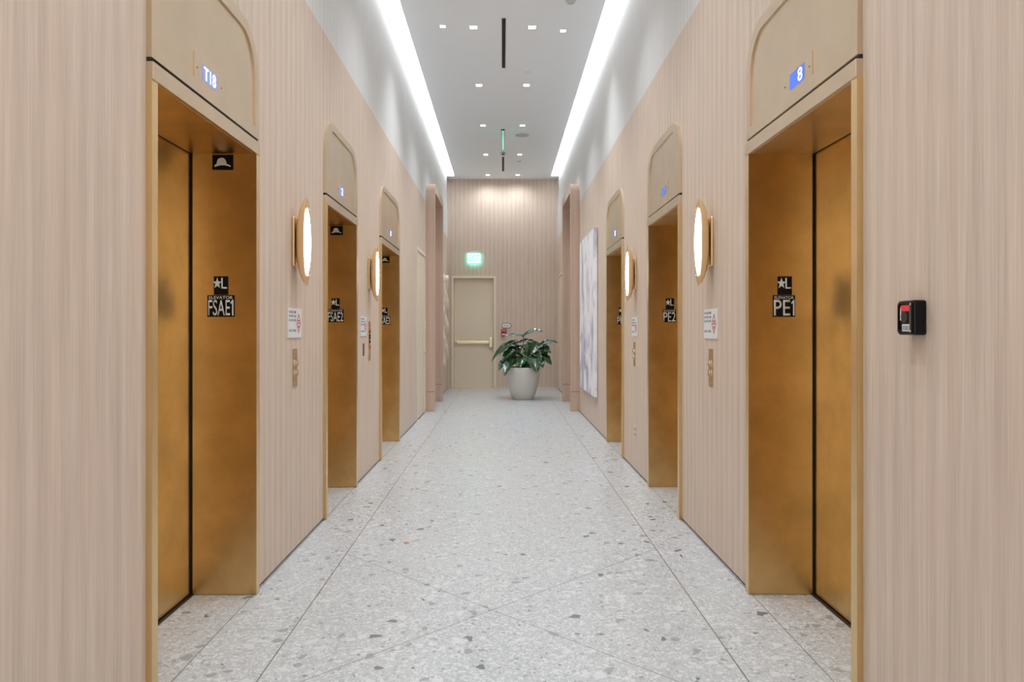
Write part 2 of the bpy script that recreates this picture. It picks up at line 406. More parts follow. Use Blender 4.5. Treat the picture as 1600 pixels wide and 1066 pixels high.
# ------------------------------------------------------------------ elevators
M['disp_blue'] = emis('indicator_blue', (.07, .18, .85, 1), .6)
M['disp_pale'] = emis('indicator_pale', (.34, .44, 1, 1), .4)
M['disp_txt'] = emis('indicator_digits', (.85, .9, 1, 1), 1.6)
M['disp_dim'] = emis('indicator_dim', (.2, .24, .62, 1), .4)
def elevator(s, a, b, label, txt, style):
    c = (a+b)/2
    t = thing('elevator_entrance', (s*WF, c, 0), label, 'elevator', 'brass elevator entrances along both walls')
    for y0, y1 in ((a-FR, a), (b, b+FR)):
        mk('door_jamb', box(s*WF, s*(WD-.010), y0, y1, .002, ZO+.002, bev=.0015), M['brass'], t)
        mk('door_gap_dark', box(s*(WD-.010), s*(WD-.001), y0+(0 if y0 == b else .03), y1-(.03 if y0 == b else 0), .006, ZO+.03), M['black'], t)  # black strip stands in for the dark gap beside the leaf
    for y0, y1 in ((a-FR-.0005, a+.0005), (b-.0005, b+FR+.0005)):
        bm = box(s*(WF-.0015), s*(WF+.004), y0, y1, .002, ZO+.002)
        yo = y0 if y0 < a-.01 else y1
        bx(bm, s*(WF-.0015), s*W, yo-.001, yo+.001, .002, ZO+.002)
        mk('frame_face', bm, M['brass_trim'], t)
    mk('top_gap_dark', box(s*(WD-.010), s*(WD-.001), a, b, ZO, ZO+.03), M['black'], t)  # black strip in place of the shaded gap above the leaves
    mk('soffit', box(s*(WF+.012), s*(WD-.010), a-.002, b+.002, ZO, ZO+.03), M['brass'], t)
    mk('header_bar', box(s*(WF-.006), s*(WF+.03), a-FR, b+FR, ZO+.001, 2.312, bev=.0015), M['champagne'], t)
    mk('header_gap', box(s*(WF+.008), s*(W+.002), a-FR+.002, b+FR-.002, 2.312, 2.328), M['black'], t)
    # transom: rim and recessed plate with rounded top
    y0, y1 = a-FR+.002, b+FR-.002
    bm = bmesh.new(); zt = 2.88
    outer = arch(y0, y1, 2.328, zt, .24, 14); inner = arch(y0+.058, y1-.058, 2.328, zt-.058, .19, 14)
    strip_solid(bm, outer, inner, s*WF, s*(W+.001))
    # bottom rail
    bx(bm, s*WF, s*(W+.001), y0+.058, y1-.058, 2.328, 2.385)
    mk('transom_rim', bm, M['champagne'], t)
    tp = mk('transom_panel', prism(bmesh.new(), arch(y0+.05, y1-.05, 2.38, zt-.05, .19, 14), 'x', s*(WF+.010), s*(W+.002)), M['champagne'], t)
    # position indicator
    xp = s*(WF+.010); pc = c-.05
    ip = mk('indicator_plate', prism(bmesh.new(), [(pc-.155, 2.49), (pc-.155, 2.388), (pc-.145, 2.378), (pc+.145, 2.378), (pc+.155, 2.388), (pc+.155, 2.49)], 'x', xp, xp-s*.006), M['champagne'], t)
    mk('display', box(xp-s*.006, xp-s*.0075, pc-.075, pc+.075, 2.40, 2.468), M[style], ip)
    R = (0, 1, 0) if s < 0 else (0, -1, 0)
    n = len(txt); wd = {3: .125, 1: .045}[n]
    e0 = pc-.062 if s < 0 else pc+.062
    if n == 1: e0 = pc+.0 if s < 0 else pc+.045*0+.0
    if n == 1 and s > 0: e0 = pc-.015
    mk('display_digits', text_bm(txt, wd, .055, (xp-s*.0076, e0, 2.407), R, (0,0,1)), M['disp_txt'] if style != 'disp_dim' else M['disp_blue'], ip)
    for dy in (-.13, .13):
        mk('screw', cyl(bmesh.new(), (xp-s*.006, pc+dy, 2.432), (xp-s*.0075, pc+dy, 2.432), .004, 8), M['reveal'], ip)
    # doors
    m_ = (a+b)/2
    for y0, y1 in ((a-.03, m_-.002), (m_+.002, b+.03)):
        mk('door_leaf', box(s*WD, s*(WD+.035), y0, y1, .012, ZO+.02), M['brass'], t)
    mk('sill', box(s*(WD-.017), s*(WD+.05), a-.03, b+.03, .001, .006), M['sill'], t)
    bm = bmesh.new()
    bx(bm, s*(WD+.06), s*(WD+.07), a-.2, b+.2, 0, 2.5); bx(bm, s*(WD-.015), s*(WD+.07), a-.2, a-.05, 0, 2.5)
    bx(bm, s*(WD-.015), s*(WD+.07), b+.05, b+.2, 0, 2.5); bx(bm, s*(WD-.015), s*(WD+.07), a-.2, b+.2, ZO+.035, 2.5)
    mk('shaft_blackout', bm, M['black'], t)  # black box added behind the leaves to keep the gaps dark
    return t
LAB = {(-1,0): ('nearest brass elevator entrance on the left, indicator reading T18', 'T18', 'disp_pale'),
       (-1,1): ('middle brass elevator entrance on the left, plate reading FSAE2', '2', 'disp_pale'),
       (-1,2): ('farthest brass elevator entrance on the left, beyond the second sconce', '1', 'disp_blue'),
       (1,0): ('nearest brass elevator entrance on the right, plate reading PE1', '8', 'disp_blue'),
       (1,1): ('middle brass elevator entrance on the right, plate reading PE2', '1', 'disp_dim'),
       (1,2): ('farthest brass elevator entrance on the right, beside the abstract painting', '1', 'disp_blue')}
for s in (-1, 1):
    for i, (a, b) in enumerate(ELEV[s]): elevator(s, a, b, *LAB[(s, i)])

# ------------------------------------------------------------------ jamb plates
M['sign_black'] = simple('black_sign_plastic', (.006,.006,.007,1), .6, spec=.15)
M['sign_white'] = simple('raised_white_letters', lin(228,225,220), .5)
def star(bm, cx, cz, r, y):
    pts = []
    for k in range(10):
        rr = r if k % 2 == 0 else r*.42; a_ = math.pi/2 + k*math.pi/5
        pts.append((cx+rr*math.cos(a_)*.8, cz+rr*math.sin(a_)))
    prism(bm, pts, 'y', y, y-.0015)
for s in (-1, 1):
    names = ['FSAE1', 'FSAE2', 'FSAE3'] if s < 0 else ['PE1', 'PE2', 'PE3']
    for i, (a, b) in enumerate(ELEV[s]):
        y = b; cx = s*1.434; nm = names[i]
        wd = .138 if s < 0 else .112
        side = 'left' if s < 0 else 'right'
        t = thing('elevator_number_sign', (cx, y, 1.418), 'black plate with white %s lettering on the %s elevator jamb' % (nm, ['nearest', 'middle', 'farthest'][i]) , 'sign', 'elevator number plates on the jambs')
        mk('number_plate', box(cx-wd/2, cx+wd/2, y-.004, y, 1.418, 1.528, bev=.001), M['sign_black'], t)
        sx = cx+(.0 if s < 0 else .004)
        mk('floor_plate', box(sx-.036, sx+.036, y-.004, y, 1.530, 1.624, bev=.001), M['sign_black'], t)
        bm = bmesh.new(); star(bm, sx-.018, 1.588, .029, y-.004)
        text_bm('L', .029, .055, (sx+.002, y-.004, 1.561), (1,0,0), (0,0,1), bm)
        mk('floor_marking', bm, M['sign_white'], t)
        bm = text_bm('ELEVATOR', wd*.88, .015, (cx-wd*.44, y-.004, 1.508), (1,0,0), (0,0,1))
        if nm.endswith('1'):
            tw = wd*(.80 if s < 0 else .74)
            text_bm(nm[:-1], tw, .080, (cx-wd*.465, y-.004, 1.424), (1,0,0), (0,0,1), bm)
            x1 = cx+wd*.465; st_ = .007
            prism(bm, [(x1-st_, 1.424), (x1, 1.424), (x1, 1.504), (x1-st_*.8, 1.504), (x1-st_*2.2, 1.490), (x1-st_*2.2, 1.483), (x1-st_, 1.488)], 'y', y-.004, y-.0048)
        else: text_bm(nm, wd*.93, .080, (cx-wd*.465, y-.004, 1.424), (1,0,0), (0,0,1), bm)
        mk('number_lettering', bm, M['sign_white'], t)
# helmet signs (left bank)
for i, (a, b) in enumerate(ELEV[-1]):
    y = b; cx = -1.425
    t = thing('fire_helmet_sign', (cx, y, 2.17), 'black square sign with white fire helmet above the FSAE%d plate' % (i+1), 'sign', 'fire helmet signs at the top of the left jambs')
    mk('sign_plate', box(cx-.053, cx+.053, y-.004, y, 2.166, 2.243, bev=.001), M['sign_black'], t)
    pts = [(-.040,0),(-.037,.006),(-.030,.008),(-.026,.022),(-.021,.031),(-.014,.034),(-.004,.036),(.006,.034),(.014,.027),(.018,.017),(.021,.009),(.030,.007),(.040,.001),(.038,-.003),(.026,.001),(.010,.004),(-.010,.004),(-.026,.000),(-.037,-.003)]
    mk('helmet_symbol', prism(bmesh.new(), [(cx+p[0]*1.05, 2.184+p[1]*1.2) for p in pts], 'y', y-.004, y-.0055), M['sign_white'], t)

# ------------------------------------------------------------------ wall sconces
M['glow'] = emis('sconce_diffuser', (1, .93, .84, 1), P_SCONCE)
def sconce(s, yc, label):
    zc = 1.89; t = thing('wall_sconce', (s*W, yc, zc-.27), label, 'sconce', 'gold wall sconces between the elevators')
    mk('back_plate', box(s*W, s*(W-.017), yc-.055, yc+.055, zc-.150, zc+.150, bev=.007), M['sconce'], t, smooth=False)
    HH = .270; n = 36; m = 14
    def aw(t_): return .076*(max(0, 1-abs(t_)**2.6))**.5+.0015
    def dp(t_): return .060*(max(0, 1-abs(t_)**3))**.8+.0015
    bm = bmesh.new(); rings = []
    for i in range(n+1):
        t_ = -1+2*i/n; t_ = math.copysign(1-(1-abs(t_))**1.15, t_)
        z = zc+HH*t_; a_, d = aw(t_), dp(t_); rr = []
        for k in range(m+1):
            th = math.pi*k/m
            yy = yc-a_*math.cos(th); q = math.sin(th)**.55 if math.sin(th) > 0 else 0
            rr.append(bm.verts.new((s*(W-.080+d*q), yy, z)))
        rings.append(rr)
    for r0, r1 in zip(rings, rings[1:]):
        for k in range(m): bm.faces.new((r0[k], r0[k+1], r1[k+1], r1[k]))
        bm.faces.new((r0[0], r1[0], r1[m], r0[m]))           # flat gold front
    bm.faces.new(rings[0]); bm.faces.new(rings[-1])
    sh = mk('shell', bm, M['sconce'], t, smooth=False)
    for p in sh.data.polygons: p.use_smooth = True
    md = sh.modifiers.new('es', 'EDGE_SPLIT'); md.split_angle = math.radians(35)
    # convex diffuser
    bm = bmesh.new(); rings = []
    hh = .208
    for i in range(n+1):
        t_ = -1+2*i/n; z = zc+hh*t_; a_ = .066*(max(0, 1-abs(t_)**2.4))**.85+.0006
        bulge = .010*(1-t_*t_)**.6+.001
        rings.append([bm.verts.new((s*(W-.080-bulge*math.sin(math.pi*k/8)**.7 if 0 < k < 8 else W-.080), yc-a_*math.cos(math.pi*k/8), z)) if False else
                      bm.verts.new((s*(W-.0805-(bulge*math.sin(math.pi*k/8)**.7 if 0 < k < 8 else 0)), yc-a_*math.cos(math.pi*k/8), z)) for k in range(9)])
    for r0, r1 in zip(rings, rings[1:]):
        for k in range(8): bm.faces.new((r0[k], r0[k+1], r1[k+1], r1[k]))
        bm.faces.new((r0[0], r1[0], r1[8], r0[8]))
    bm.faces.new(rings[0]); bm.faces.new(rings[-1])
    mk('diffuser', bm, M['glow'], t, smooth=True)
    for dz in (-.205, .205):
        mk('screw', cyl(bmesh.new(), (s*(W-.080), yc+.045, zc+dz), (s*(W-.086), yc+.045, zc+dz), .004, 10), M['plate'], t)
sconce(-1, 4.50, 'lit gold boat-shaped sconce on left wall past nearest elevator')
sconce(-1, 7.02, 'lit gold boat-shaped sconce on left wall between FSAE2 and FSAE3')
sconce(1, 4.50, 'lit gold boat-shaped sconce on right wall past nearest elevator')
sconce(1, 7.06, 'lit gold boat-shaped sconce on right wall between PE2 and PE3')

# ------------------------------------------------------------------ fire notices, call stations
M['notice'] = simple('notice_white', lin(228,230,232), .4)
M['ink'] = simple('grey_print', lin(120,124,132), .5)
M['red'] = simple('red_print', lin(196,70,72), .5)
def notice(s, yc, zc, label):
    R = (0, 1, 0) if s < 0 else (0, -1, 0); e = -1 if s < 0 else 1      # e: sign of y at the reader's left
    t = thing('fire_notice', (s*W, yc, zc-.09), label, 'sign', 'white fire notices beside the elevators')
    mk('notice_board', box(s*W, s*(W-.006), yc-.145, yc+.145, zc-.09, zc+.09, bev=.002), M['notice'], t)
    bm = bmesh.new(); x = s*(W-.006)
    for ln, z, wd in (('IN CASE OF FIRE', .060, .150), ('DO NOT USE', .035, .150), ('ELEVATORS', .010, .150)):
        text_bm(ln, wd, .014, (x, yc+e*.130, zc+z), R, (0,0,1), bm)
    mk('notice_footer', text_bm('USE STAIRS', .15, .014, (x, yc+e*.130, zc-.052), R, (0,0,1)), M['ink'], t)
    mk('notice_text', bm, M['ink'], t)
    cy = yc-e*.078; bm = bmesh.new()
    dia = lambda r: [(cy-r*.78, zc), (cy, zc+r), (cy+r*.78, zc), (cy, zc-r)]
    strip_solid(bm, dia(.062), dia(.050), x, x-s*.001, close=True)
    bx(bm, x, x-s*.001, cy-.026, cy+.026, zc-.004, zc+.004); bx(bm, x, x-s*.001, cy-.018, cy+.018, zc+.010, zc+.020)
    bx(bm, x, x-s*.001, cy-.010, cy+.010, zc-.030, zc-.014)
    mk('red_diamond', bm, M['red'], t, label='red diamond symbol')
notice(-1, 4.50, 1.393, 'white fire notice on left wall under the nearest sconce')
notice(-1, 6.72, 1.385, 'white fire notice on left wall beside the FSAE2 elevator')
notice(1, 4.50, 1.388, 'white fire notice on right wall under the nearest sconce')
notice(1, 7.10, 1.380, 'white fire notice on right wall under the second sconce')
def station(s, yc, label, g='call button plates'):
    t = thing('call_station', (s*W, yc, 1.005), label, 'call button', g)
    mk('face_plate', box(s*W, s*(W-.005), yc-.042, yc+.042, 1.005, 1.235, bev=.0015), M['plate'], t)
    for z in (1.147, 1.090):
        b_ = mk('call_button', cyl(bmesh.new(), (s*(W-.005), yc, z), (s*(W-.017), yc, z), .019, 24), M['chrome'], t)
        mk('button_cap', cyl(bmesh.new(), (s*(W-.017), yc, z), (s*(W-.019), yc, z), .013, 20), M['plate'], b_)
    for z in (1.025, 1.215):
        mk('screw', cyl(bmesh.new(), (s*(W-.005), yc, z), (s*(W-.0065), yc, z), .004, 8), M['bar'], t)
station(-1, 4.51, 'brass two-button call plate on left wall under nearest fire notice')
station(1, 4.50, 'brass two-button call plate on right wall under nearest fire notice')
station(1, 7.11, 'brass two-button call plate on right wall under second fire notice')
# small dark key plate, fire service panel
t = thing('key_switch_plate', (-W, 6.73, 1.115), 'small dark key plate under the second left fire notice', 'switch plate')
mk('face_plate', box(-W, -W+.006, 6.705, 6.755, 1.115, 1.228, bev=.001), M['reveal'], t)
for z in (1.14, 1.17, 1.20): mk('key_cylinder', cyl(bmesh.new(), (-W+.006, 6.73, z), (-W+.010, 6.73, z), .008, 12), M['chrome'], t)
t = thing('fire_service_panel', (-W, 7.03, 1.06), 'tall narrow fire service panel with red and dark marks', 'control panel')
mk('face_plate', box(-W, -W+.005, 6.99, 7.07, 1.06, 1.435, bev=.001), M['plate'], t)
bm = bmesh.new()
for z in (1.41, 1.385, 1.36): bx(bm, -W+.005, -W+.006, 7.0, 7.06, z-.007, z+.007)
mk('red_lettering', bm, M['red'], t, label='red print')
bm = bmesh.new()
for z in (1.335, 1.30, 1.275, 1.24): bx(bm, -W+.005, -W+.008, 7.0, 7.06, z-.012, z+.012)
mk('key_insert', bm, M['sign_black'], t)
mk('red_key_switch', cyl(bmesh.new(), (-W+.005, 7.03, 1.19), (-W+.012, 7.03, 1.19), .014, 16), M['red'], t)
mk('white_key_switch', cyl(bmesh.new(), (-W+.005, 7.03, 1.13), (-W+.012, 7.03, 1.13), .012, 16), M['chrome'], t)
t = thing('wall_outlet', (W, 7.06, .315), 'small pale outlet plate low on right wall between elevators', 'outlet')
mk('outlet_plate', box(W, W-.005, 7.025, 7.095, .315, .435, bev=.0015), M['cream'], t)
for z in (.35, .40): mk('socket', box(W-.005, W-.0065, 7.045, 7.075, z-.014, z+.014), M['reveal'], t)
t = thing('door_placard', (-W, 12.08, 1.43), 'small white placard beside the cream side door', 'sign')
mk('placard', box(-W, -W+.006, 12.085, 12.185, 1.38, 1.50, bev=.001), M['notice'], t)
bm = bmesh.new()
for z in (1.47, 1.44, 1.41): bx(bm, -W+.006, -W+.007, 12.1, 12.17, z-.005, z+.005)
mk('placard_print', bm, M['ink'], t)

# ------------------------------------------------------------------ card reader at the right
gl = simple('glossy_black_plastic', (.004,.004,.005,1), .3, spec=.25)
y0, y1, z0, z1 = 2.212, 2.300, 1.335, 1.441; x0 = W-.040
t = thing('card_reader', (W, (y0+y1)/2, z0), 'small glossy black reader box with red light on right wall', 'card reader')
mk('housing', box(W, x0, y0, y1, z0, z1, bev=.006), gl, t, smooth=False)
rim = bmesh.new()
rr = lambda a_, i: [(y0+i, z0+i+.008), (y0+i+.008, z0+i), (y1-i-.008, z0+i), (y1-i, z0+i+.008), (y1-i, z1-i-.008), (y1-i-.008, z1-i), (y0+i+.008, z1-i), (y0+i, z1-i-.008)]
strip_solid(rim, rr(0, .004), rr(0, .010), x0, x0-.004, close=True)
mk('front_rim', rim, gl, t)
mk('grey_seam', box(x0-.001, x0-.0035, y0+.0105, y0+.017, z0+.010, z1-.012), simple('grey_plastic', lin(92,90,88), .5), t)
mk('red_window', box(x0, x0-.002, y0+.022, y1-.018, z1-.033, z1-.015, bev=.002), emis('red_led', (1, .03, .04, 1), .3), t)
mk('inner_lens', cyl(bmesh.new(), (x0, y0+.050, z0+.055), (x0-.002, y0+.050, z0+.055), .018, 20), simple('dark_lens', (.02,.02,.022,1), .2), t)
st = mk('white_sticker', box(x0, x0-.0012, y0+.022, y1-.026, z0+.011, z0+.033), M['notice'], t)
bm = bmesh.new()
for k, (dy, wd) in enumerate(((.002,.004), (.009,.002), (.013,.005), (.021,.002), (.026,.004), (.033,.002))):
    bx(bm, x0-.0012, x0-.0016, y0+.024+dy, y0+.024+dy+wd, z0+.015, z0+.029)
mk('sticker_print', bm, M['ink'], st)
for z in (z0+.012, z1-.012): mk('screw', cyl(bmesh.new(), (x0-.002, y0+.011, z), (x0-.0045, y0+.011, z), .004, 10), M['chrome'], t)
bm = bmesh.new(); bx(bm, x0, x0-.0018, y1-.020, y1-.016, z0+.045, z1-.022)
mk('light_strip', bm, M['notice'], t)

# ------------------------------------------------------------------ paintings
def paint_mat():
    m, nt, b = newmat('abstract_wash')
    g = nt.nodes.new('ShaderNodeNewGeometry')
    mp = nt.nodes.new('ShaderNodeMapping'); mp.inputs['Scale'].default_value = (1, 1.3, .75); mp.inputs['Rotation'].default_value = (.55, 0, 0)
    nt.links.new(g.outputs['Position'], mp.inputs[0])
    n = nt.nodes.new('ShaderNodeTexNoise'); n.inputs['Scale'].default_value = 1.5; n.inputs['Detail'].default_value = 9; n.inputs['Distortion'].default_value = .9; n.inputs['Roughness'].default_value = .58
    nt.links.new(mp.outputs[0], n.inputs['Vector'])
    r = ramp(nt, [(.28, lin(150,146,170)), (.38, lin(186,182,200)), (.44, lin(222,221,232)), (.50, lin(244,244,248)), (.58, lin(240,240,244)), (.63, lin(206,204,216)), (.72, lin(244,244,247))])
    nt.links.new(n.outputs[0], r.inputs[0]); nt.links.new(r.outputs[0], b.inputs['Base Color'])
    b.inputs['Roughness'].default_value = .6
    return m
t = thing('abstract_painting', (W, 10.75, .45), 'tall white and lilac abstract canvas on the right wall', 'painting')
mk('canvas', box(W-.006, W-.05, 9.86, 11.72, .45, 2.73, bev=.003), paint_mat(), t)
mk('hanging_rail', box(W, W-.006, 10.1, 11.5, 2.4, 2.46), M['reveal'], t)
def relief_mat():
    m, nt, b = newmat('gilded_relief')
    g = nt.nodes.new('ShaderNodeNewGeometry')
    n = nt.nodes.new('ShaderNodeTexNoise'); n.inputs['Scale'].default_value = 5; n.inputs['Detail'].default_value = 5; n.inputs['Distortion'].default_value = 1
    nt.links.new(g.outputs['Position'], n.inputs['Vector'])
    r = ramp(nt, [(.30, lin(150,130,104)), (.37, lin(238,222,192)), (.52, lin(244,236,220)), (.62, lin(250,247,240))])
    nt.links.new(n.outputs[0], r.inputs[0]); nt.links.new(r.outputs[0], b.inputs['Base Color']); b.inputs['Roughness'].default_value = .35
    return m
bm = bmesh.new(); N_ = 26; pts = []
ya, yb, za, zb = 14.75, 16.15, .62, 2.50
rv = random.Random(3)
grid = [[None]*(N_+1) for _ in range(11)]
for i in range(11):
    for j in range(N_+1):
        u, v = i/10, j/N_
        yy = ya+(yb-ya)*u + (.05*math.sin(v*17)+.03*math.sin(v*31+1))*(1 if i in (0, 10) else .4)
        zz = za+(zb-za)*v + .04*math.sin(u*9)
        d = .055+.028*math.sin(v*23+u*5)+.018*math.sin(v*47+u*11)
        grid[i][j] = (yy, zz, d)
F_ = [[bm.verts.new((-W+.015+max(.01, g[2]), g[0], g[1])) for g in row] for row in grid]
Bk = [[bm.verts.new((-W+.002, g[0], g[1])) for g in row] for row in grid]
for i in range(10):
    for j in range(N_):
        bm.faces.new((F_[i][j], F_[i+1][j], F_[i+1][j+1], F_[i][j+1])); bm.faces.new((Bk[i][j], Bk[i][j+1], Bk[i+1][j+1], Bk[i+1][j]))
for i in range(10):
    for j in (0, N_): bm.faces.new((F_[i][j], F_[i+1][j], Bk[i+1][j], Bk[i][j]))
for j in range(N_):
    for i in (0, 10): bm.faces.new((F_[i][j], F_[i][j+1], Bk[i][j+1], Bk[i][j]))
o = mk('wall_relief', bm, relief_mat(), smooth=True); setp(o, 'wavy-edged white and gold wall relief beyond left arched portal', 'wall art')

# ------------------------------------------------------------------ ceiling fixtures
M['lens'] = emis('downlight_lens', (1, .98, .95, 1), 9)
M['white'] = simple('white_metal', lin(232,232,232), .5)
M['slot'] = simple('black_slot', (.006,.006,.006,1), .7)
rows = [-2.05, .1, 2.2, 4.3, 6.4, 8.50, 10.51, 12.58, 14.67, 16.60]
rown = {8.50: 'first visible row', 10.51: 'second visible row', 12.58: 'third visible row', 14.67: 'fourth visible row', 16.60: 'last row, by the end wall'}
def downlight(x, y, label, hs=.040, power=P_SPOT, cone=108):
    t = thing('downlight', (x, y, ZC), label, 'ceiling light', 'small square ceiling downlights')
    bm = bmesh.new(); hw = hs+.010
    sq = lambda r: [(x-r, y-r), (x+r, y-r), (x+r, y+r), (x-r, y+r)]
    V = [[bm.verts.new((p[0], p[1], z)) for p in sq(r)] for r, z in ((hw, ZC), (hw, ZC-.003), (hs, ZC-.003), (hs, ZC))]
    for k in range(3):
        for i in range(4): bm.faces.new((V[k][i], V[k][(i+1) % 4], V[k+1][(i+1) % 4], V[k+1][i]))
    mk('trim_ring', bm, M['white'], t)
    mk('lens', box(x-hs, x+hs, y-hs, y+hs, ZC-.002, ZC-.0005), M['lens'], t)
    ld = bpy.data.lights.new('downlight_beam', 'SPOT'); ld.energy = power; ld.color = (.90, .965, 1)
    ld.spot_size = math.radians(cone); ld.spot_blend = .9; ld.shadow_soft_size = .035
    lo = bpy.data.objects.new('downlight_beam', ld); C.objects.link(lo); lo.parent = t; lo.location = (0, 0, -.04)
for y in rows:
    for sx, sn in ((-.337, 'left'), (.339, 'right')):
        downlight(sx, y, 'small square downlight, %s one of the %s' % (sn, rown[y]) if y in rown else 'small square downlight overhead, in front of the first visible row',
                  power=P_SPOT*(.34 if y > 16 else 1), cone=168 if y > 16 else 108)
for s_, sn in ((-1, 'left'), (1, 'right')):      # added unseen lamp in each side passage, so it is not black
    xl, yl = s_*2.2, (PI0+PI1)/2
    t = thing('passage_fill_lamp', (xl, yl, 3.66), 'added round fill lamp inside the %s side passage' % sn, 'ceiling light')
    mk('fill_ring', cyl(bmesh.new(), (xl, yl, 3.66), (xl, yl, 3.652), .09, 32), M['white'], t)
    mk('fill_lens', cyl(bmesh.new(), (xl, yl, 3.652), (xl, yl, 3.649), .07, 32), M['lens'], t)
    ld = bpy.data.lights.new('fill_beam', 'SPOT'); ld.energy = 16; ld.color = (1, .97, .92)
    ld.spot_size = math.radians(140); ld.spot_blend = .9; ld.shadow_soft_size = .06
    lo = bpy.data.objects.new('fill_beam', ld); C.objects.link(lo); lo.parent = t; lo.location = (0, 0, -.05)
downlight(-.690, 8.47, 'small downlight nearest the left light slot, first visible row', .030, P_SPOT*.5)
downlight(.705, 8.60, 'small downlight nearest the right light slot, first visible row', .030, P_SPOT*.5)
for x, ya_, yb_, lab in ((.012, 8.25, 9.82, 'near black linear slot diffuser in the ceiling'), (.008, 14.85, 16.2, 'far black linear slot diffuser near the end wall')):
    t = thing('linear_slot_diffuser', (x, (ya_+yb_)/2, ZC), lab, 'air vent', 'black linear ceiling slots')
    bm = bmesh.new(); hw = .022
    for a, b, c, d in ((x-hw-.014, x-hw, ya_, yb_), (x+hw, x+hw+.014, ya_, yb_), (x-hw-.014, x+hw+.014, ya_-.014, ya_), (x-hw-.014, x+hw+.014, yb_, yb_+.014)): bx(bm, a, b, c, d, ZC-.003, ZC)
    mk('slot_frame', bm, M['white'], t)
    mk('slot_opening', box(x-hw, x+hw, ya_, yb_, ZC-.0015, ZC-.0002), M['slot'], t)
def disc(name, x, y, r, label, cat, mat, h=.006, extra=None):
    o = mk(name, cyl(bmesh.new(), (x, y, ZC), (x, y, ZC-h), r, 40), mat); setp(o, label, cat); return o
M['grille'] = simple('grey_grille', lin(196,196,196), .7)
disc('ceiling_speaker', .35, 13.2, .125, 'round flush ceiling speaker right of the hanging exit sign', 'speaker', M['grille'])
disc('concealed_sprinkler_cap', .35, 10.0, .05, 'small round white cap near the second row of downlights', 'sprinkler', M['white'])
disc('concealed_sprinkler_cap', .34, 15.25, .05, 'small round white cap near the fourth row of downlights', 'sprinkler', M['grille'])
t = thing('smoke_detector', (.72, 7.78, ZC), 'round smoke detector at the top edge of the view', 'smoke detector')
mk('detector_base', cyl(bmesh.new(), (.72, 7.78, ZC), (.72, 7.78, ZC-.02), .065, 32), M['white'], t)
mk('detector_head', cyl(bmesh.new(), (.72, 7.78, ZC-.045), (.72, 7.78, ZC-.02), .035, 32, r1=.055), M['grille'], t)
t = thing('ceiling_sprinkler', (.008, 14.5, ZC), 'pendent sprinkler on the ceiling between the fourth row downlights', 'sprinkler')
mk('escutcheon', cyl(bmesh.new(), (.008, 14.5, ZC), (.008, 14.5, ZC-.006), .06, 28), M['grille'], t)
bm = cyl(bmesh.new(), (.008, 14.5, ZC-.006), (.008, 14.5, ZC-.04), .02, 12); cyl(bm, (.008, 14.5, ZC-.04), (.008, 14.5, ZC-.045), .042, 18)
mk('sprinkler_head', bm, M['sill'], t)

# exit sign hung edge-on from the ceiling
M['green'] = emis('exit_green', (.12, .9, .62, 1), 1.2)
M['acryl'] = simple('edge_lit_acrylic', (.55, .85, .75, 1), .1)
M['acryl'].node_tree.nodes['Principled BSDF'].inputs['Transmission Weight'].default_value = .8
t = thing('hanging_exit_sign', (.006, 12.95, ZC), 'green edge-lit exit sign hung from the ceiling, seen edge-on', 'exit sign')
mk('canopy', box(-.035, .047, 12.80, 13.15, ZC-.03, ZC, bev=.004), M['white'], t)
mk('canopy_slot', box(-.02, .032, 12.79, 12.80, ZC-.026, ZC-.008), M['sill'], t)
pn = mk('sign_pane', box(-.001, .013, 12.84, 13.11, ZC-.36, ZC-.03), M['acryl'], t)
mk('lit_edge', box(.002, .010, 12.832, 12.84, ZC-.36, ZC-.03), M['green'], pn)
bm = text_bm('EXIT', .23, .13, (.013, 12.86, ZC-.27), (0, 1, 0), (0,0,1)); text_bm('EXIT', .23, .13, (-.001, 13.09, ZC-.27), (0, -1, 0), (0,0,1), bm)
mk('exit_lettering', bm, M['green'], pn)

# exit sign above the rear door
t = thing('exit_sign', (-.665, YB, 2.78), 'glowing green exit sign on the end wall above the exit door', 'exit sign')
mk('canopy', box(-.83, -.50, YB-.068, YB, 3.125, 3.155, bev=.004), M['white'], t)
mk('canopy_cap', box(-.75, -.58, YB-.035, YB, 3.155, 3.175, bev=.004), M['white'], t)
pn = mk('sign_pane', box(-.815, -.515, YB-.060, YB-.050, 2.925, 3.125), emis('exit_panel', (.22, 1, .80, 1), 2.2), t)
mk('exit_lettering', text_bm('EXIT', .25, .13, (-.79, YB-.060, 2.96), (1, 0, 0), (0,0,1)), emis('exit_letter', (.25, .8, .6, 1), 1.0), pn)
mk('lit_edge', box(-.80, -.53, YB-.059, YB-.051, 2.915, 2.925), emis('exit_edge', (.1, 1, .75, 1), 14), pn)

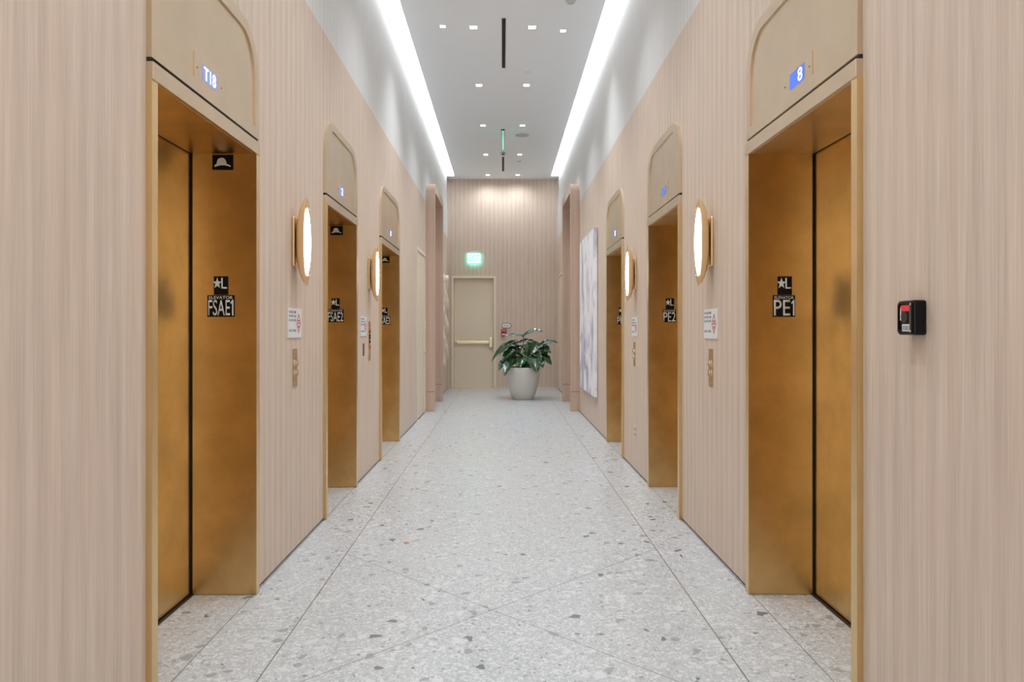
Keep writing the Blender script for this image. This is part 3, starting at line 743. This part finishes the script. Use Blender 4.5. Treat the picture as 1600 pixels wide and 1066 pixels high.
# fire pull station and oval room sign
M['pull'] = simple('red_plastic', lin(170,24,28), .35)
xx = .02
t = thing('fire_pull_station', (xx+.0, YB, 1.17), 'red fire alarm pull station on end wall behind plant', 'fire alarm')
mk('pull_housing', box(xx-.055, xx+.065, YB-.05, YB, 1.20, 1.375, bev=.004), M['pull'], t)
mk('pull_handle', box(xx-.04, xx+.05, YB-.062, YB-.05, 1.235, 1.262, bev=.003), M['notice'], t)
mk('pull_lettering', text_bm('FIRE', .08, .03, (xx-.035, YB-.05, 1.325), (1,0,0), (0,0,1)), M['notice'], t)
mk('pull_base', box(xx-.06, xx+.07, YB-.03, YB, 1.17, 1.20, bev=.003), M['notice'], t)
def stadium(cx, cz, hw, hh, n=10):
    r = hh; p = []
    for i in range(n+1): a_ = -math.pi/2+math.pi*i/n; p.append((cx+hw-r+r*math.cos(a_), cz+r*math.sin(a_)))
    for i in range(n+1): a_ = math.pi/2+math.pi*i/n; p.append((cx-hw+r+r*math.cos(a_), cz+r*math.sin(a_)))
    return p
t = thing('oval_room_sign', (.09, YB, 1.40), 'white oval room sign with dark rim above the red pull station', 'sign')
mk('sign_rim', prism(bmesh.new(), stadium(.085, 1.455, .112, .062), 'y', YB, YB-.008), M['reveal'], t)
mk('sign_face', prism(bmesh.new(), stadium(.085, 1.455, .100, .050), 'y', YB-.008, YB-.012), M['notice'], t)
mk('sign_lettering', text_bm('STAIR', .12, .03, (.025, YB-.012, 1.44), (1,0,0), (0,0,1)), M['ink'], t)

# ------------------------------------------------------------------ cove lights
for s, nm in ((-1, 'left'), (1, 'right')):
    t = thing('cove_light', (s*(W-.03), 6, ZC+.10), 'long glowing linear light in the ceiling slot above the %s wall' % nm, 'ceiling light', 'linear cove lights')
    mk('light_housing', box(s*W, s*(W-.05), YN+.02, 16.70, ZC+.05, ZC+.20), M['white'], t)
    mk('light_diffuser', box(s*(W-.004), s*(W-.048), YN+.02, 16.70, ZC+.038, ZC+.05), emis('cove_diffuser_'+nm, (.88, .95, 1, 1), P_COVE), t)
    mk('slot_glow', box(s*(XS+.004), s*(W-.052), YN+.02, 16.70, ZC+.075, ZC+.085), emis('cove_slot_glow_'+nm, (.95, .98, 1, 1), 3.4), t)  # glowing sheet stands in for the lit white slot interior

# ------------------------------------------------------------------ potted plant
PXc, PYc = .394, 14.42
M['pot'] = simple('planter_grey', lin(222,219,212), .45, bump=.04)
def leaf_mat():
    m, nt, b = newmat('leaf_green')
    uv = nt.nodes.new('ShaderNodeUVMap'); sp = nt.nodes.new('ShaderNodeSeparateXYZ'); nt.links.new(uv.outputs[0], sp.inputs[0])
    v = math_n(nt, 'ABSOLUTE', math_n(nt, 'SUBTRACT', sp.outputs[0], .5))
    mid = math_n(nt, 'LESS_THAN', v, .03)
    ribs = math_n(nt, 'SINE', math_n(nt, 'MULTIPLY', math_n(nt, 'SUBTRACT', sp.outputs[1], math_n(nt, 'MULTIPLY', v, .5)), 55))
    rb = math_n(nt, 'GREATER_THAN', ribs, .93)
    at = nt.nodes.new('ShaderNodeNewGeometry')
    n = nt.nodes.new('ShaderNodeTexNoise'); n.inputs['Scale'].default_value = 6; nt.links.new(at.outputs['Position'], n.inputs['Vector'])
    base = mix(nt, lin(14,44,30), lin(34,84,44), n.outputs[0])
    c = mix(nt, base, lin(84,130,70), math_n(nt, 'MULTIPLY', math_n(nt, 'MAXIMUM', mid, math_n(nt, 'MULTIPLY', rb, .35)), .7))
    nt.links.new(c, b.inputs['Base Color'])
    b.inputs['Roughness'].default_value = .22; b.inputs['Specular IOR Level'].default_value = .6; b.inputs['Coat Weight'].default_value = .3; b.inputs['Coat Roughness'].default_value = .15
    return m
t = thing('potted_plant', (PXc, PYc, 0), 'glossy dark green leafy plant in a tapered grey floor pot', 'plant')
bm = bmesh.new(); n = 64
prof = [(.0, .0), (.195, 0), (.208, .012), (.255, .13), (.295, .26), (.325, .40), (.342, .53), (.346, .60), (.344, .625), (.334, .630), (.322, .625), (.320, .56), (.0, .56)]
rings = []
for r, z in prof:
    rings.append([bm.verts.new((PXc+r*math.cos(2*math.pi*k/n), PYc+r*math.sin(2*math.pi*k/n), z)) for k in range(n)] if r > 0 else [bm.verts.new((PXc, PYc, z))])
for r0, r1 in zip(rings, rings[1:]):
    for k in range(n):
        if len(r0) == 1: bm.faces.new((r0[0], r1[(k+1) % n], r1[k]))
        elif len(r1) == 1: bm.faces.new((r0[k], r0[(k+1) % n], r1[0]))
        else: bm.faces.new((r0[k], r0[(k+1) % n], r1[(k+1) % n], r1[k]))
pot = mk('pot', bm, M['pot'], t, smooth=True)
md = pot.modifiers.new('es', 'EDGE_SPLIT'); md.split_angle = math.radians(50)
bm = bmesh.new(); bmesh.ops.create_circle(bm, cap_ends=True, radius=.321, segments=40, matrix=Matrix.Translation((PXc, PYc, .575)))
r_ = bmesh.ops.extrude_face_region(bm, geom=list(bm.faces)); bmesh.ops.translate(bm, verts=[g for g in r_['geom'] if isinstance(g, bmesh.types.BMVert)], vec=(0,0,.02))
mk('soil', bm, simple('dark_soil', lin(40,32,26), .95, bump=.8, bscale=60), t)
def px(cx, cy, dy=0):
    X = (760+cx/7.617-785.5); Z = (516-(490+cy/7.617)); Y = PYc+dy
    return Vector((X*Y/F, Y, H+Z*Y/F))
leafbm = bmesh.new(); uvl = leafbm.loops.layers.uv.new('UVMap'); stembm = bmesh.new()
def leaf(B, T, wd, archh=.06, tilt=0.0, stem=True):
    ax = (T-B); L = ax.length; up = Vector((0, -.55, .85)); up.normalize()
    mid = (B+T)/2 + Vector((0,0,archh)) + up*L*.05
    ns, nw = 14, 8; rows_ = []
    def bez(t_): return B*(1-t_)**2 + mid*2*t_*(1-t_) + T*t_*t_
    for i in range(ns+1):
        t_ = i/ns; p = bez(t_); tg = (bez(min(1, t_+.02))-bez(max(0, t_-.02))).normalized()
        side = tg.cross(up);
        if side.length < .2: side = tg.cross(Vector((0, -1, 0)))
        side.normalize(); side = Matrix.Rotation(tilt, 3, tg) @ side
        nrm = side.cross(tg).normalized()
        if nrm.z < 0 and abs(nrm.z) > .2: nrm = -nrm
        # heart-shaped outline, pointed tip
        wprof = (t_**.42)*((1-t_)**.72)*1.62*(1 - .12*math.sin(t_*9))
        back = .06*L*(1-t_)**6
        row = []
        for k in range(nw+1):
            u = -1+2*k/nw; hw = wd/2*wprof
            q = p + side*u*hw + nrm*(abs(u)**1.3*hw*.32 + .006*math.sin(t_*22+u*4)*abs(u)) - tg*back*abs(u)*2
            row.append((leafbm.verts.new(q), (k/nw, t_)))
        rows_.append(row)
    for r0, r1 in zip(rows_, rows_[1:]):
        for k in range(nw):
            q = (r0[k], r0[k+1], r1[k+1], r1[k])
            f = leafbm.faces.new([a_[0] for a_ in q])
            for lp, a_ in zip(f.loops, q): lp[uvl].uv = a_[1]
    if stem:
        root = Vector((PXc+(B.x-PXc)*.22, PYc+(B.y-PYc)*.3, .585)); md_ = (root+B)/2+Vector(((B.x-root.x)*-.12, 0, .06))
        pts = [root*(1-q)**2+md_*2*q*(1-q)+B*q*q for q in [j/8 for j in range(9)]]
        tube(stembm, pts, [.008-.004*j/8 for j in range(9)], 7)
spec = [((440,272),(175,292),95,-.02,.04,.3), ((445,268),(672,212),125,-.05,.05,-.2), ((640,375),(855,350),85,-.03,.06,0), ((345,335),(62,568),120,-.10,.10,.3),
 ((560,335),(365,350),75,.02,.03,0), ((330,440),(188,575),120,-.15,.05,.2), ((425,520),(300,462),80,-.18,.03,.5), ((300,540),(215,745),115,-.3,.03,.2),
 ((250,540),(142,680),90,-.1,.03,0), ((560,500),(602,705),165,-.3,.04,.2), ((630,430),(772,470),110,-.05,.04,0), ((640,490),(776,617),110,-.1,.05,-.2),
 ((600,395),(758,425),110,.05,.05,0), ((520,355),(455,505),110,-.1,.02,.4), ((600,350),(520,500),110,-.12,.03,-.4), ((380,520),(280,640),120,-.2,.03,0),
 ((450,520),(400,640),120,-.25,.02,0), ((500,540),(480,640),130,-.22,.02,.2), ((620,520),(672,650),100,-.2,.02,0), ((400,410),(240,440),100,.1,.04,0),
 ((300,390),(150,500),80,.2,.05,0), ((480,430),(560,560),130,-.05,.03,0), ((650,420),(700,560),120,.05,.02,0), ((330,360),(420,350),70,.15,.03,0),
 ((700,370),(640,470),100,.2,.03,0), ((540,470),(660,540),110,-.15,.03,0), ((360,470),(230,620),100,.15,.03,0)]
for B, T, wd, dy, ah, ti in spec:
    L_ = wd/7.617*PYc/F
    leaf(px(B[0], B[1], dy*.6), px(T[0], T[1], dy*1.4+random.uniform(-.06, .02)), L_*1.25, ah, ti)
for k in range(12):   # leaves turned away from the viewer
    a_ = math.pi*(.08+.84*k/11); r0, r1 = .16, random.uniform(.40, .58); z0_ = random.uniform(.80, 1.12)
    leaf(Vector((PXc+r0*math.cos(a_), PYc+r0*math.sin(a_), z0_)), Vector((PXc+r1*math.cos(a_), PYc+r1*math.sin(a_), z0_-random.uniform(.08, .25))), random.uniform(.16, .22), .08, random.uniform(-.3, .3))
fo = mk('foliage', leafbm, leaf_mat(), t, smooth=True, recalc=False)
mk('stems', stembm, simple('stem_green', lin(70,104,52), .5), t, smooth=True)
